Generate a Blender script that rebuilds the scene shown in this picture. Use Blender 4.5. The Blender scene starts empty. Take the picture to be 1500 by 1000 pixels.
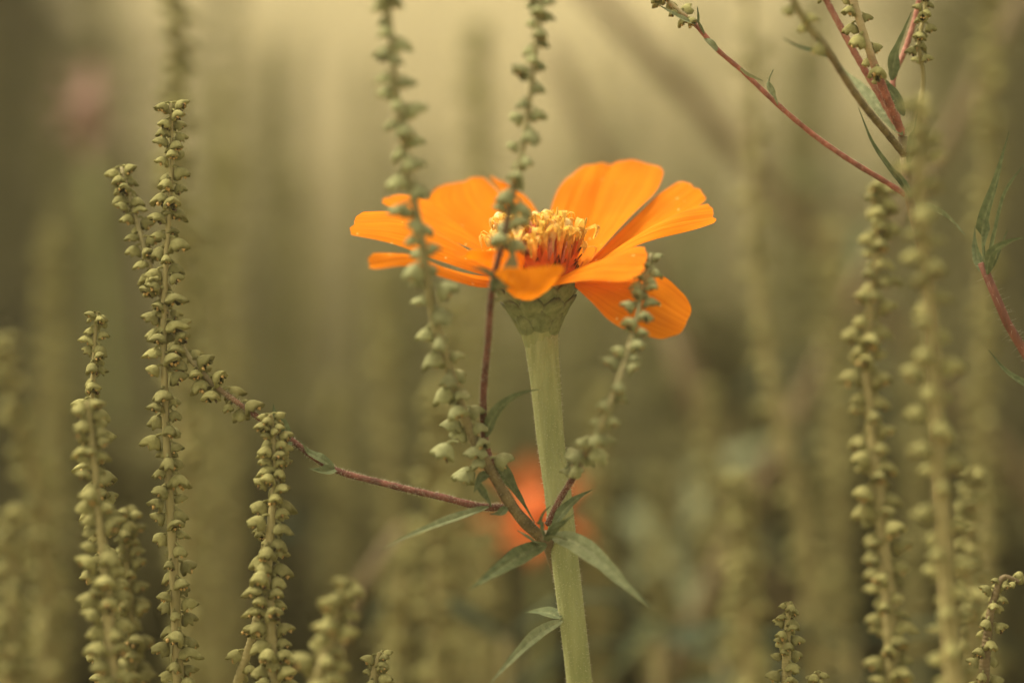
import bpy, bmesh, math, random
import numpy as np
from mathutils import Vector, Matrix, Quaternion
random.seed(7); rng = np.random.default_rng(7)
S = bpy.context.scene
COL = S.collection
R = math.radians

# ------------------------------------------------------------------ camera
PITCH = R(9.0); D0 = 0.4583; H0 = 0.60; PX = 0.165/1500
FWD = Vector((0, math.cos(PITCH), -math.sin(PITCH)))
UPV = Vector((0, math.sin(PITCH), math.cos(PITCH)))
RGT = Vector((1, 0, 0))
CAM = Vector((0, 0, H0)) - FWD*D0
cd = bpy.data.cameras.new('camera'); cam = bpy.data.objects.new('camera', cd); COL.objects.link(cam)
cam.location = CAM; cam.rotation_euler = (R(90)-PITCH, 0, 0)
cd.sensor_width = 36; cd.lens = 100; cd.clip_start = 0.01; cd.clip_end = 2000
cd.dof.use_dof = True; cd.dof.focus_distance = D0 - 0.001; cd.dof.aperture_fstop = 4.5
S.camera = cam

# ------------------------------------------------------------------ sky, sun, exposure
SUN_EL, SUN_AZ = R(60), R(-68)          # azimuth from +Y (behind the flower) towards +X
w = bpy.data.worlds.new('World'); S.world = w; w.use_nodes = True
nt = w.node_tree; nt.nodes.clear()
sky = nt.nodes.new('ShaderNodeTexSky'); sky.sky_type = 'NISHITA'; sky.sun_disc = False
sky.sun_elevation = SUN_EL; sky.sun_rotation = SUN_AZ; sky.dust_density = 4.0; sky.air_density = 1.0; sky.ozone_density = 1.0
hs = nt.nodes.new('ShaderNodeHueSaturation'); hs.inputs['Saturation'].default_value = 0.22
mx = nt.nodes.new('ShaderNodeMix'); mx.data_type = 'RGBA'; mx.blend_type = 'MULTIPLY'; mx.inputs[0].default_value = 1
mx.inputs[7].default_value = (1.0, 0.90, 0.65, 1)      # thin warm overcast
bg = nt.nodes.new('ShaderNodeBackground'); bg.inputs[1].default_value = 0.13
wo = nt.nodes.new('ShaderNodeOutputWorld')
nt.links.new(sky.outputs[0], hs.inputs['Color']); nt.links.new(hs.outputs[0], mx.inputs[6])
nt.links.new(mx.outputs[2], bg.inputs[0]); nt.links.new(bg.outputs[0], wo.inputs[0])
sd = bpy.data.lights.new('sun', 'SUN'); sun = bpy.data.objects.new('sun', sd); COL.objects.link(sun)
sd.energy = 1.5; sd.angle = R(18); sd.color = (1.0, 0.90, 0.72)
sdir = Vector((math.sin(SUN_AZ)*math.cos(SUN_EL), math.cos(SUN_AZ)*math.cos(SUN_EL), math.sin(SUN_EL)))
sun.rotation_euler = sdir.to_track_quat('Z', 'Y').to_euler()
S.view_settings.view_transform = 'Standard'; S.view_settings.look = 'None'
S.view_settings.exposure = 1.45; S.view_settings.gamma = 1.0
S.render.engine = 'CYCLES'
c = S.cycles
c.use_denoising = True; c.max_bounces = 8; c.diffuse_bounces = 4; c.transmission_bounces = 4; c.glossy_bounces = 2
c.sample_clamp_indirect = 4.0

# ------------------------------------------------------------------ helpers
def at(px, py, mm=0.0):
    """a point of the place, from where it shows in the photograph and how far (mm) it lies behind the focused flower"""
    z = D0 + mm/1000.0
    k = PX*z/D0
    return CAM + FWD*z + RGT*((px-750)*k) + UPV*((500-py)*k)

def tag(o, label=None, cat=None, group=None, kind=None):
    if label: o['label'] = label
    if cat: o['category'] = cat
    if group: o['group'] = group
    if kind: o['kind'] = kind
    return o

def empty(name, loc):
    o = bpy.data.objects.new(name, None); COL.objects.link(o); o.location = loc; o.empty_display_size = 0.01
    return o

def par(o, p):
    o.parent = p
    if p.type == 'EMPTY': o.matrix_parent_inverse = Matrix.Translation(-Vector(p.location))

def mesh_obj(name, me, parent=None):
    o = bpy.data.objects.new(name, me); COL.objects.link(o)
    if parent is not None: par(o, parent)
    return o

def make_mesh(name, V, F, mats=(), mi=None, smooth=True, vcol=None):
    me = bpy.data.meshes.new(name)
    me.from_pydata([tuple(v) for v in V], [], F)
    for m in mats: me.materials.append(m)
    if mi is not None: me.polygons.foreach_set('material_index', mi)
    if smooth: me.polygons.foreach_set('use_smooth', [True]*len(me.polygons))
    if vcol is not None:
        a = me.attributes.new('tint', 'FLOAT', 'POINT'); a.data.foreach_set('value', list(vcol))
    me.update()
    return me

def spline(P, n, brk=None):
    """smooth curve through P (k x m) with chord-length tangents, n samples (most of them before length brk)"""
    P = np.array(P, float); k = len(P)
    L = np.r_[0, np.cumsum(np.maximum(np.linalg.norm(np.diff(P[:, :3], axis=0), axis=1), 1e-9))]
    d = np.diff(P, axis=0)/np.diff(L)[:, None]; T = np.zeros_like(P); T[0] = d[0]; T[-1] = d[-1]
    for i in range(1, k-1):
        a, b = L[i]-L[i-1], L[i+1]-L[i]; T[i] = (d[i-1]*b+d[i]*a)/(a+b)
    u = np.linspace(0, L[-1], n) if brk is None else np.r_[np.linspace(0, brk, int(n*.75)), np.linspace(brk, L[-1], n-int(n*.75)+1)[1:]]
    out = []
    for x in u:
        i = int(min(max(np.searchsorted(L, x, 'right')-1, 0), k-2)); h = L[i+1]-L[i]; t = (x-L[i])/h
        out.append((2*t**3-3*t*t+1)*P[i]+(t**3-2*t*t+t)*h*T[i]+(3*t*t-2*t**3)*P[i+1]+(t**3-t*t)*h*T[i+1])
    return np.array(out)

def frames(C):
    T = np.gradient(C, axis=0); T /= np.linalg.norm(T, axis=1)[:, None]+1e-12
    n = np.cross(T[0], [0.3, 1, 0.1]); n /= np.linalg.norm(n); N = []
    for t in T:
        n = n-t*np.dot(n, t); n /= np.linalg.norm(n); N.append(n)
    N = np.array(N); return T, N, np.cross(T, N)

def tube(C, rad, sides=10, rib=0.0, ribn=0, cap=True):
    C = np.array(C, float); T, N, B = frames(C); n = len(C); rad = np.broadcast_to(rad, (n,))
    V = []; F = []
    for i in range(n):
        for j in range(sides):
            a = 2*math.pi*j/sides; r = rad[i]*(1+rib*math.cos(ribn*a))
            V.append(C[i]+(N[i]*math.cos(a)+B[i]*math.sin(a))*r)
    for i in range(n-1):
        for j in range(sides):
            k = (j+1) % sides
            F.append((i*sides+j, i*sides+k, (i+1)*sides+k, (i+1)*sides+j))
    if cap:
        V.append(C[-1]+T[-1]*rad[-1]*.6); e = len(V)-1; b = (n-1)*sides
        for j in range(sides): F.append((b+j, b+(j+1) % sides, e))
        F.append(tuple(range(sides))[::-1])
    return V, F

def hairs(C, rad, n, length, thick, seed=0, lean=.35, mm=None):
    """short hairs standing on a stem, one small three-sided spike each"""
    g = np.random.default_rng(seed); C = np.array(C, float); T, N, B = frames(C); rad = np.broadcast_to(rad, (len(C),))
    V = []; F = []
    for _ in range(n):
        f = g.uniform(0, len(C)-1.001); i = int(f); u = f-i; a = g.uniform(0, 2*math.pi)
        p = C[i]*(1-u)+C[i+1]*u; r = rad[i]*(1-u)+rad[i+1]*u
        o = N[i]*math.cos(a)+B[i]*math.sin(a); s = -N[i]*math.sin(a)+B[i]*math.cos(a)
        d = o+T[i]*g.normal(0, lean)+s*g.normal(0, lean); d /= np.linalg.norm(d)
        l = length*g.uniform(.4, 1.3); q = p+o*r*.93; b = len(V)
        V += [q+s*thick, q-s*thick*.5+T[i]*thick*.8, q-s*thick*.5-T[i]*thick*.8, q+d*l*.55+T[i]*l*.02, q+d*l+T[i]*l*g.normal(0, .2)]
        F += [(b, b+1, b+4), (b+1, b+2, b+4), (b+2, b, b+4)]
    return V, F

# ------------------------------------------------------------------ materials
def mat(name, c1, c2, scale=300, rough=.6, trans=0.0, bump=0.0, bscale=900, c3=None, spec=.3, sss=0, tint=None, island=0.0, stretch=None, tcol=None):
    m = bpy.data.materials.new(name); m.use_nodes = True; nt = m.node_tree; N = nt.nodes; L = nt.links
    b = N['Principled BSDF']; out = N['Material Output']
    b.inputs['Roughness'].default_value = rough; b.inputs['Specular IOR Level'].default_value = spec
    tc = N.new('ShaderNodeTexCoord'); vec = tc.outputs['Object']
    if stretch:
        mp = N.new('ShaderNodeMapping'); mp.inputs['Scale'].default_value = stretch; L.new(vec, mp.inputs[0]); vec = mp.outputs[0]
    no = N.new('ShaderNodeTexNoise'); no.inputs['Scale'].default_value = scale; no.inputs['Detail'].default_value = 5; no.inputs['Roughness'].default_value = .65
    L.new(vec, no.inputs['Vector'])
    cr = N.new('ShaderNodeValToRGB'); e = cr.color_ramp.elements
    e[0].position = .33; e[0].color = (*c1, 1); e[1].position = .68; e[1].color = (*c2, 1)
    if c3: x = e.new(.5); x.color = (*c3, 1)
    L.new(no.outputs['Fac'], cr.inputs['Fac']); col = cr.outputs['Color']
    if tint:                                   # pigment that varies over the piece (attribute 0..1)
        at_ = N.new('ShaderNodeAttribute'); at_.attribute_name = 'tint'
        mi = N.new('ShaderNodeMix'); mi.data_type = 'RGBA'; L.new(at_.outputs['Fac'], mi.inputs[0]); L.new(col, mi.inputs[6]); c2r = N.new('ShaderNodeValToRGB'); f = c2r.color_ramp.elements
        f[0].position = .36; f[0].color = (*[v*.6 for v in tint], 1); f[1].position = .66; f[1].color = (*[min(1, v*1.45) for v in tint], 1)
        L.new(no.outputs['Fac'], c2r.inputs['Fac']); L.new(c2r.outputs[0], mi.inputs[7]); col = mi.outputs[2]
    if island:
        ge = N.new('ShaderNodeNewGeometry'); oi = N.new('ShaderNodeObjectInfo')
        ad = N.new('ShaderNodeMath'); ad.operation = 'ADD'; L.new(ge.outputs['Random Per Island'], ad.inputs[0]); L.new(oi.outputs['Random'], ad.inputs[1])
        fr = N.new('ShaderNodeMath'); fr.operation = 'FRACT'; L.new(ad.outputs[0], fr.inputs[0])
        mr = N.new('ShaderNodeMapRange'); mr.inputs[3].default_value = 1-island; mr.inputs[4].default_value = 1+island; L.new(fr.outputs[0], mr.inputs[0])
        hv = N.new('ShaderNodeHueSaturation'); L.new(mr.outputs[0], hv.inputs['Value']); L.new(col, hv.inputs['Color']); col = hv.outputs[0]
    L.new(col, b.inputs['Base Color'])
    if sss: 
        b.inputs['Subsurface Weight'].default_value = sss; b.inputs['Subsurface Radius'].default_value = (.001, .0007, .0003); b.inputs['Subsurface Scale'].default_value = 1
    if bump:
        n2 = N.new('ShaderNodeTexNoise'); n2.inputs['Scale'].default_value = bscale; n2.inputs['Detail'].default_value = 4; L.new(vec, n2.inputs['Vector'])
        bp = N.new('ShaderNodeBump'); bp.inputs['Strength'].default_value = bump; bp.inputs['Distance'].default_value = .0004
        L.new(n2.outputs['Fac'], bp.inputs['Height']); L.new(bp.outputs[0], b.inputs['Normal'])
    if trans:
        tr = N.new('ShaderNodeBsdfTranslucent'); ms = N.new('ShaderNodeMixShader'); ms.inputs[0].default_value = trans
        if tcol: tr.inputs[0].default_value = (*tcol, 1)
        else: L.new(col, tr.inputs[0])
        L.new(b.outputs[0], ms.inputs[1]); L.new(tr.outputs[0], ms.inputs[2]); L.new(ms.outputs[0], out.inputs[0])
    return m

M = {}
M['head'] = mat('ragweed_head', (.215, .203, .075), (.35, .328, .142), 700, .85, .22, .6, 1500, island=.22, spec=.1)  # heads' own olive, with some side darkening also put into the albedo
M['head_grey'] = mat('ragweed_head_greyish', (.26, .27, .125), (.43, .435, .235), 700, .85, .35, .6, 1500, island=.2, spec=.1)
M['floret_dry'] = mat('ragweed_floret', (.42, .25, .08), (.60, .42, .17), 900, .8)
M['speck'] = mat('ragweed_floret_dark', (.05, .03, .015), (.10, .06, .03), 900, .8)
M['stalk'] = mat('ragweed_stalk', (.22, .19, .075), (.34, .285, .13), 250, .7, 0, .5, 1800, stretch=(1, 1, .15))
M['twig_red'] = mat('ragweed_red_stem', (.10, .035, .022), (.23, .085, .055), 500, .6, 0, .6, 2000, stretch=(1, 1, .3))
M['twig_pink'] = mat('ragweed_pink_stem', (.25, .075, .055), (.42, .19, .13), 500, .6, 0, .6, 2000)
M['twig_brown'] = mat('ragweed_brown_stem', (.11, .075, .035), (.20, .15, .07), 500, .6, 0, .6, 2000)
M['to_red'] = mat('ragweed_stem_reddening', (.24, .21, .10), (.36, .31, .16), 500, .65, 0, .6, 2000, tint=(.13, .045, .03))
M['to_brown'] = mat('ragweed_stem_browning', (.24, .21, .10), (.34, .30, .15), 500, .65, 0, .6, 2000, tint=(.15, .11, .05))
M['to_pink'] = mat('ragweed_stem_pink', (.34, .27, .14), (.46, .36, .20), 500, .65, 0, .6, 2000, tint=(.28, .095, .066))
M['hair'] = mat('stem_hair', (.50, .46, .34), (.62, .58, .44), 500, .6, .3)
M['leaf'] = mat('ragweed_leaf', (.075, .10, .042), (.145, .17, .077), 900, .65, .25, .8, 2200, tint=(.18, .20, .10), spec=.2)
M['leaf_low'] = mat('weed_leaf_low', (.036, .050, .030), (.068, .088, .055), 200, .85, .25, spec=.05)
M['leaf_pale'] = mat('ragweed_leaf_greyish', (.15, .175, .085), (.26, .285, .155), 900, .7, .25, .8, 2200, tint=(.26, .28, .16), spec=.2)
def petal_mat():
    m = bpy.data.materials.new('petal'); m.use_nodes = True; nt = m.node_tree; N = nt.nodes; L = nt.links; b = N['Principled BSDF']
    b.inputs['Roughness'].default_value = .75; b.inputs['Specular IOR Level'].default_value = .08
    a = N.new('ShaderNodeAttribute'); a.attribute_name = 'leafuv'
    mp = N.new('ShaderNodeMapping'); mp.inputs['Scale'].default_value = (26, 1.6, 1); L.new(a.outputs['Vector'], mp.inputs[0])
    no = N.new('ShaderNodeTexNoise'); no.inputs['Scale'].default_value = 1; no.inputs['Detail'].default_value = 4; L.new(mp.outputs[0], no.inputs['Vector'])   # fine veins along the petal
    tc = N.new('ShaderNodeTexCoord'); n2 = N.new('ShaderNodeTexNoise'); n2.inputs['Scale'].default_value = 160; L.new(tc.outputs['Object'], n2.inputs['Vector'])
    r1 = N.new('ShaderNodeValToRGB'); e = r1.color_ramp.elements; e[0].position = .3; e[0].color = (.80, .185, .003, 1); e[1].position = .72; e[1].color = (.97, .30, .008, 1); L.new(no.outputs[0], r1.inputs[0])
    r2 = N.new('ShaderNodeValToRGB'); e = r2.color_ramp.elements; e[0].position = .3; e[0].color = (.88, .86, .8, 1); e[1].position = .7; e[1].color = (1, 1.06, 1.1, 1); L.new(n2.outputs[0], r2.inputs[0])
    mu = N.new('ShaderNodeMix'); mu.data_type = 'RGBA'; mu.blend_type = 'MULTIPLY'; mu.inputs[0].default_value = 1; L.new(r1.outputs[0], mu.inputs[6]); L.new(r2.outputs[0], mu.inputs[7])
    vo = N.new('ShaderNodeTexVoronoi'); vo.inputs['Scale'].default_value = 420; L.new(tc.outputs['Object'], vo.inputs['Vector'])          # scattered pollen grains
    lt = N.new('ShaderNodeMath'); lt.operation = 'LESS_THAN'; lt.inputs[1].default_value = .075; L.new(vo.outputs['Distance'], lt.inputs[0])
    sp = N.new('ShaderNodeMix'); sp.data_type = 'RGBA'; L.new(lt.outputs[0], sp.inputs[0]); L.new(mu.outputs[2], sp.inputs[6]); sp.inputs[7].default_value = (.95, .58, .18, 1)
    L.new(sp.outputs[2], b.inputs['Base Color'])
    bp = N.new('ShaderNodeBump'); bp.inputs['Strength'].default_value = .35; bp.inputs['Distance'].default_value = .0003; L.new(no.outputs[0], bp.inputs['Height']); L.new(bp.outputs[0], b.inputs['Normal'])
    tr = N.new('ShaderNodeBsdfTranslucent'); h = N.new('ShaderNodeHueSaturation'); h.inputs['Hue'].default_value = .507; L.new(sp.outputs[2], h.inputs['Color']); L.new(h.outputs[0], tr.inputs[0])
    ms = N.new('ShaderNodeMixShader'); ms.inputs[0].default_value = .40; L.new(b.outputs[0], ms.inputs[1]); L.new(tr.outputs[0], ms.inputs[2]); L.new(ms.outputs[0], N['Material Output'].inputs[0])
    return m
M['petal'] = petal_mat()
M['petal_red'] = mat('petal_red', (.31, .075, .016), (.42, .12, .025), 200, .7, .3, spec=.1)
M['zstem'] = mat('zinnia_stem', (.22, .24, .092), (.34, .35, .158), 420, .65, 0, .5, 1600, stretch=(1, 1, .12), sss=.15)
M['bract'] = mat('zinnia_bract', (.15, .175, .070), (.29, .31, .14), 800, .6, .1, .5, 1500, tint=(.045, .04, .02))
M['rim'] = mat('bract_margin', (.05, .025, .012), (.12, .06, .025), 900, .7)
M['disc'] = mat('disc', (.62, .10, .015), (.82, .20, .04), 900, .6, .1, .6, 2500)
M['floret'] = mat('disc_floret', (.84, .24, .03), (.94, .36, .06), 900, .5, .45, tint=(.84, .50, .10), island=.18)
M['chaff'] = mat('chaff', (.84, .15, .025), (.92, .27, .05), 900, .5, .45, tint=(.06, .015, .008), island=.15)
M['pinkscale'] = mat('pink_scale', (.88, .20, .06), (.94, .32, .13), 900, .5, .45, tint=(.95, .45, .32), island=.1)
M['bud'] = mat('floret_bud', (.80, .50, .14), (.92, .74, .40), 1200, .5, .2)

# ------------------------------------------------------------------ ragweed flower heads (shared meshes)
def head_mesh(seed, m0):
    g = random.Random(seed); V = []; F = []; MI = []
    ns = 12; rings = [(0, .0), (.28, .05), (.60, .22), (.85, .50), (1.0, .80), (1.02, 1.0), (.92, 1.06), (.55, 1.12)]
    Rr = .00132*g.uniform(.88, 1.12); h = .00156*g.uniform(.85, 1.15); lob = g.choice([4, 5, 5, 6]); ph = g.uniform(0, 6.28); am = g.uniform(.14, .28)
    tilt = R(g.uniform(4, 26)); ct, st = math.cos(tilt), math.sin(tilt)
    def rot(x, y, z):
        # rotate about Y so that the opening (-Z) leans outward (+X)
        return (x*ct - z*st + .0011, y, x*st + z*ct - .00005)
    prev = None
    for k, (rr, t) in enumerate(rings):
        ring = []
        if k == 0:
            V.append(rot(0, 0, 0)); prev = [0]; continue
        for j in range(ns):
            a = 2*math.pi*j/ns; l = math.cos(lob*a+ph)*t*t
            r = Rr*rr*(1+am*l)*(1+.05*g.uniform(-1, 1)*t)
            no_ = max(0, math.cos(a))**3*t; V.append(rot(r*math.cos(a)*1.1+no_*Rr*.34, r*math.sin(a)*(1-.18*no_), -h*t-h*.2*l-no_*h*.10)); ring.append(len(V)-1)
        for j in range(ns):
            q = (j+1) % ns
            if len(prev) == 1: F.append((prev[0], ring[q], ring[j])[::-1])
            else: F.append((prev[j], prev[q], ring[q], ring[j])[::-1])
            MI.append(0)
        prev = ring
    F.append(tuple(prev)); MI.append(0)
    # pedicel
    b = len(V)
    for i, (x, z, r) in enumerate(((-.0003, .0001, .00022), (.0005, .00025, .0002), (.00112, -.0001, .0003))):
        for j in range(5):
            a = 2*math.pi*j/5; V.append((x, r*math.cos(a), z+r*math.sin(a)))
    for i in range(2):
        for j in range(5): q = (j+1) % 5; F.append((b+i*5+j, b+i*5+q, b+i*5+5+q, b+i*5+5+j)); MI.append(0)
    # florets peeping out of the cup
    for n in range(g.choice([2, 3, 4, 5])):
        a = g.uniform(0, 6.28); rr = Rr*g.uniform(.15, .8); s = .00030*g.uniform(.7, 1.3); mi = 2 if g.random() < .12 else 1
        cx, cy, cz = rr*math.cos(a), rr*math.sin(a), -h*g.uniform(1.02, 1.25); b = len(V)
        for (x, y, z) in ((1, 0, 0), (0, 1, 0), (-1, 0, 0), (0, -1, 0), (0, 0, 1), (0, 0, -1.3)): V.append(rot(cx+x*s, cy+y*s, cz+z*s))
        for f in ((0, 1, 4), (1, 2, 4), (2, 3, 4), (3, 0, 4), (1, 0, 5), (2, 1, 5), (3, 2, 5), (0, 3, 5)): F.append(tuple(b+q for q in f)); MI.append(mi)
    return make_mesh('flower_head', V, F, (m0, M['floret_dry'], M['speck']), MI)
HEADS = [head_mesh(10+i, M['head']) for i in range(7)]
HEADS_G = [head_mesh(40+i, M['head_grey']) for i in range(6)]
def raw(me):
    V = np.array([v.co[:] for v in me.vertices]); F = [tuple(p.vertices) for p in me.polygons]; MI = [p.material_index for p in me.polygons]; return V, F, MI
RAW = [raw(m) for m in HEADS[:4]]

def head_mats(C, rad, f0, f1, spacing, size, g, tip_dense=True):
    """placements of heads round a stalk between fractions f0..f1 of its length (from the tip)"""
    C = np.array(C, float); L = np.r_[0, np.cumsum(np.linalg.norm(np.diff(C, axis=0), axis=1))]; T, N, B = frames(C); out = []
    s = L[-1]*f0; a = g.uniform(0, 6.28); nth = 0 if tip_dense else 5
    while s < L[-1]*f1:
        i = min(np.searchsorted(L, s, 'right')-1, len(C)-2); u = (s-L[i])/max(L[i+1]-L[i], 1e-9)
        p = Vector(C[i]*(1-u)+C[i+1]*u); t = Vector(-T[i])                  # towards the tip
        if t.z < 0.05 and abs(t.z) < .05: t.z = .05
        d = (s-L[0])
        k = min(1, .72+.28*d/.016) if tip_dense else 1
        a += 2.4+g.normal(0, .45)
        o = Vector((math.cos(a), math.sin(a), 0)); o = (o-t*o.dot(t)*.8)
        if o.length < .05: o = Vector((1, 0, 0))
        o.normalize()
        up = Vector((0, 0, 1))*.75+t*.35; z = (up-o*up.dot(o)); z.normalize()
        y = z.cross(o)
        m = Matrix((( o.x, y.x, z.x), (o.y, y.y, z.y), (o.z, y.z, z.z))).to_4x4()
        m = m @ Matrix.Rotation(g.normal(0, .22), 4, 'Y') @ Matrix.Rotation(g.normal(0, .25), 4, 'X')
        rr = np.interp(s, L, np.broadcast_to(rad, (len(C),)))
        sc = size*.95*k*g.uniform(.70, 1.16)
        if g.uniform() > .04: out.append(Matrix.Translation(p+o*rr*.7) @ m @ Matrix.Scale(sc, 4))
        nth += 1
        s += 0 if nth < 3 else spacing*.80*(.6 if d < .008 else 1)*g.uniform(.65, 1.35)
    return out

def spike(parent, pts, r0, r1, f0, f1, spacing=.0013, size=1.0, seed=1, single=True, m='stalk', heads=None, name='stalk', n=60, sides=8, brk=None):
    """a stalk through pts (tip first) with nodding flower heads; heads are objects of their own where they can be told apart"""
    g = np.random.default_rng(seed)
    C = spline(pts, n, brk); rad = np.linspace(r0, r1, n)*(1+.06*np.sin(np.arange(n)*1.7+seed))
    V, F = tube(C, rad, sides)
    ks = np.repeat(np.clip((np.linspace(0, 1, n)-f1*.72)/max(.02, f1*.3), 0, 1), sides); ks = np.r_[ks, 0]
    o = mesh_obj(name, make_mesh(name, V, F, (M[m],), vcol=ks if m in ('to_red', 'to_brown', 'to_pink') else None), parent)
    mm = head_mats(C, rad, f0, f1, spacing, size, g)
    if single:
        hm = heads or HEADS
        for q in mm:
            h = bpy.data.objects.new('flower_head', hm[int(g.integers(len(hm)))]); COL.objects.link(h); h.parent = o; h.matrix_basis = q
    elif mm:
        V = []; F = []; MI = []; b = 0
        for q in mm:
            v, f, mi = RAW[int(g.integers(4))]; A = np.array(q)
            V.append(v@A[:3, :3].T+A[:3, 3]); F += [tuple(b+x for x in y) for y in f]; MI += mi; b += len(v)
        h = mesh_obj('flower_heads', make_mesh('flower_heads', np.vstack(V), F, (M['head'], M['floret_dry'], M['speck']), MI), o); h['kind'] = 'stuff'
    return o, C, rad

def leaf_mesh(name, pts, hw, roll=0, fold=.25, m='leaf', nu=16, nv=8, wave=.0, seed=0, vein=True):
    """lance-shaped leaf: centreline base->tip, half width hw (m), folded along its midrib"""
    g = np.random.default_rng(seed); C = spline(pts, nu+1); T, _, _ = frames(C); V = []; F = []; TT = []
    for i in range(nu+1):
        t = i/nu; side = np.cross(T[i], [0, 0, 1.0]); nn = np.linalg.norm(side); side = side/nn if nn > .05 else np.array([1, 0, 0.])
        nrm = np.cross(side, T[i]); a = roll if np.isscalar(roll) else roll[0]+(roll[1]-roll[0])*t
        s2 = side*math.cos(a)+nrm*math.sin(a); n2 = np.cross(s2, T[i])
        wd = .76*hw*(math.sin(math.pi*min(1, t**.66*.97+.03)))**1.1*(1+.05*g.normal())+.00012*(1-t)
        for j in range(nv+1):
            x = 2*j/nv-1; TT.append(.85 if abs(x) < .01 else (.35 if abs(x) > .99 else 0))
            V.append(C[i]+s2*x*wd+n2*(abs(x)*fold*wd+wave*wd*math.sin(t*17+x*3)*abs(x))-n2*(.00014 if abs(x) < .01 else 0))
    for i in range(nu):
        for j in range(nv):
            a = i*(nv+1)+j; F.append((a, a+1, a+nv+2, a+nv+1))
    me = make_mesh(name, V, F, (M[m],), vcol=TT)
    return me

def leaf(parent, pts, hw, roll=0, fold=.25, m='leaf', **k):
    P = [at(*p) for p in pts]
    return mesh_obj('leaf', leaf_mesh('leaf', P, hw, roll, fold, m, **k), parent)

# ------------------------------------------------------------------ ground
def ground():
    n = 60; xs = np.sign(np.linspace(-1, 1, n))*np.abs(np.linspace(-1, 1, n))**4*150
    V = []; F = []
    for j in range(n):
        for i in range(n):
            x, y = xs[i], xs[j]+.5; V.append((x, y, .012*math.sin(x*3.1)*math.cos(y*2.3)+.01*math.sin(x*9+y*7) if abs(x)+abs(y) < 20 else 0))
    for j in range(n-1):
        for i in range(n-1): a = j*n+i; F.append((a, a+1, a+n+1, a+n))
    o = mesh_obj('ground', make_mesh('ground', V, F, (mat('soil_and_litter', (.10, .08, .04), (.24, .20, .10), 3, .9, 0, 0, c3=(.15, .13, .06)),)))
    o['kind'] = 'structure'
ground()

# ------------------------------------------------------------------ meadow masses (nobody could count them)
def strips(name, x, y, z0, hgt, wid, lean, m, seed, seg=4, droop=.5, label=None, cat=None):
    """one curved tapering blade for each x, y"""
    g = np.random.default_rng(seed); n = len(x); a = g.uniform(0, 6.283, n); b = g.uniform(0, 6.283, n)
    ln = np.abs(g.normal(0, 1, n))*lean
    V = np.zeros((n, seg+1, 2, 3)); 
    for k in range(seg+1):
        t = k/seg; r = ln*hgt*(t**(1+droop)); wv = wid*(1-t**2)*.5+.0002
        cx = x+np.cos(a)*r; cy = y+np.sin(a)*r; cz = z0+hgt*(t-.35*droop*ln*t**3)
        for q, sg in ((0, -1), (1, 1)):
            V[:, k, q, 0] = cx+sg*np.cos(b)*wv; V[:, k, q, 1] = cy+sg*np.sin(b)*wv; V[:, k, q, 2] = cz
    V = V.reshape(-1, 3); base = np.arange(n)*(seg+1)*2
    Fq = np.concatenate([np.stack([base+2*k, base+2*k+1, base+2*k+3, base+2*k+2], 1) for k in range(seg)])
    me = bpy.data.meshes.new(name); me.vertices.add(len(V)); me.vertices.foreach_set('co', V.ravel())
    me.loops.add(Fq.size); me.loops.foreach_set('vertex_index', Fq.ravel().astype(np.int32))
    me.polygons.add(len(Fq)); me.polygons.foreach_set('loop_start', np.arange(0, Fq.size, 4, dtype=np.int32))
    me.update(calc_edges=True); me.validate(); me.materials.append(m)
    o = mesh_obj(name, me); tag(o, label, cat, kind='stuff'); return o

def leaves_cloud(name, P, size, m, seed, label=None, cat=None, parent=None, flat=.5):
    """small leaf-shaped faces (two folded quads each) at points P"""
    g = np.random.default_rng(seed); n = len(P); d = g.normal(0, 1, (n, 3)); d[:, 2] *= flat; d /= np.linalg.norm(d, axis=1)[:, None]
    u = np.cross(d, g.normal(0, 1, (n, 3))); u /= np.linalg.norm(u, axis=1)[:, None]; nn = np.cross(d, u)
    s = size*g.uniform(.5, 1.3, n)[:, None]
    V = np.stack([P, P+d*s*.45+u*s*.2+nn*s*.06, P+d*s, P+d*s*.45-u*s*.2+nn*s*.06], 1).reshape(-1, 3)
    b = np.arange(n)*4; Fq = np.concatenate([np.stack([b, b+1, b+2], 1), np.stack([b, b+2, b+3], 1)])
    me = bpy.data.meshes.new(name); me.vertices.add(len(V)); me.vertices.foreach_set('co', V.ravel())
    me.loops.add(Fq.size); me.loops.foreach_set('vertex_index', Fq.ravel().astype(np.int32))
    me.polygons.add(len(Fq)); me.polygons.foreach_set('loop_start', np.arange(0, Fq.size, 3, dtype=np.int32))
    me.update(calc_edges=True); me.materials.append(m)
    o = mesh_obj(name, me, parent); 
    if parent is None: tag(o, label, cat, kind='stuff')
    return o

glow_straw = mat('straw_pale_for_glow', (.62, .545, .34), (.80, .72, .50), 8, .7, .35, island=.25)  # paleness stands for the glow at the middle of the background
olive = mat('olive_weed', (.13, .12, .045), (.24, .21, .085), 6, .7, .3, island=.35)
dark = mat('shade_weed', (.050, .047, .019), (.096, .086, .036), 6, .9, .3, spec=.05, island=.4)  # low albedo stands in for shade under the weeds
bushm = mat('shade_bush_leaf', (.080, .072, .028), (.15, .132, .054), 6, .8, .3, island=.4, spec=.05)  # dark tone for the foliage added to darken the sides
brown = mat('brown_litter', (.09, .065, .03), (.17, .13, .065), 6, .8, .2, island=.4)

def field(n, y0, y1, x_of, seed):
    g = np.random.default_rng(seed); y = g.uniform(0, 1, n)**.8*(y1-y0)+y0; return x_of(g, y), y
# dry grass coloured pale to carry the glow in mid-meadow
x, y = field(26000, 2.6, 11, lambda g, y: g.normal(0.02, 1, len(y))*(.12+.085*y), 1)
strips('glow_grass', x, y, 0, rng.uniform(.35, .62, len(x)), .006, .25, glow_straw, 2, label='dry grass coloured pale for the glow in the middle of the meadow', cat='dry grass')
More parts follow.
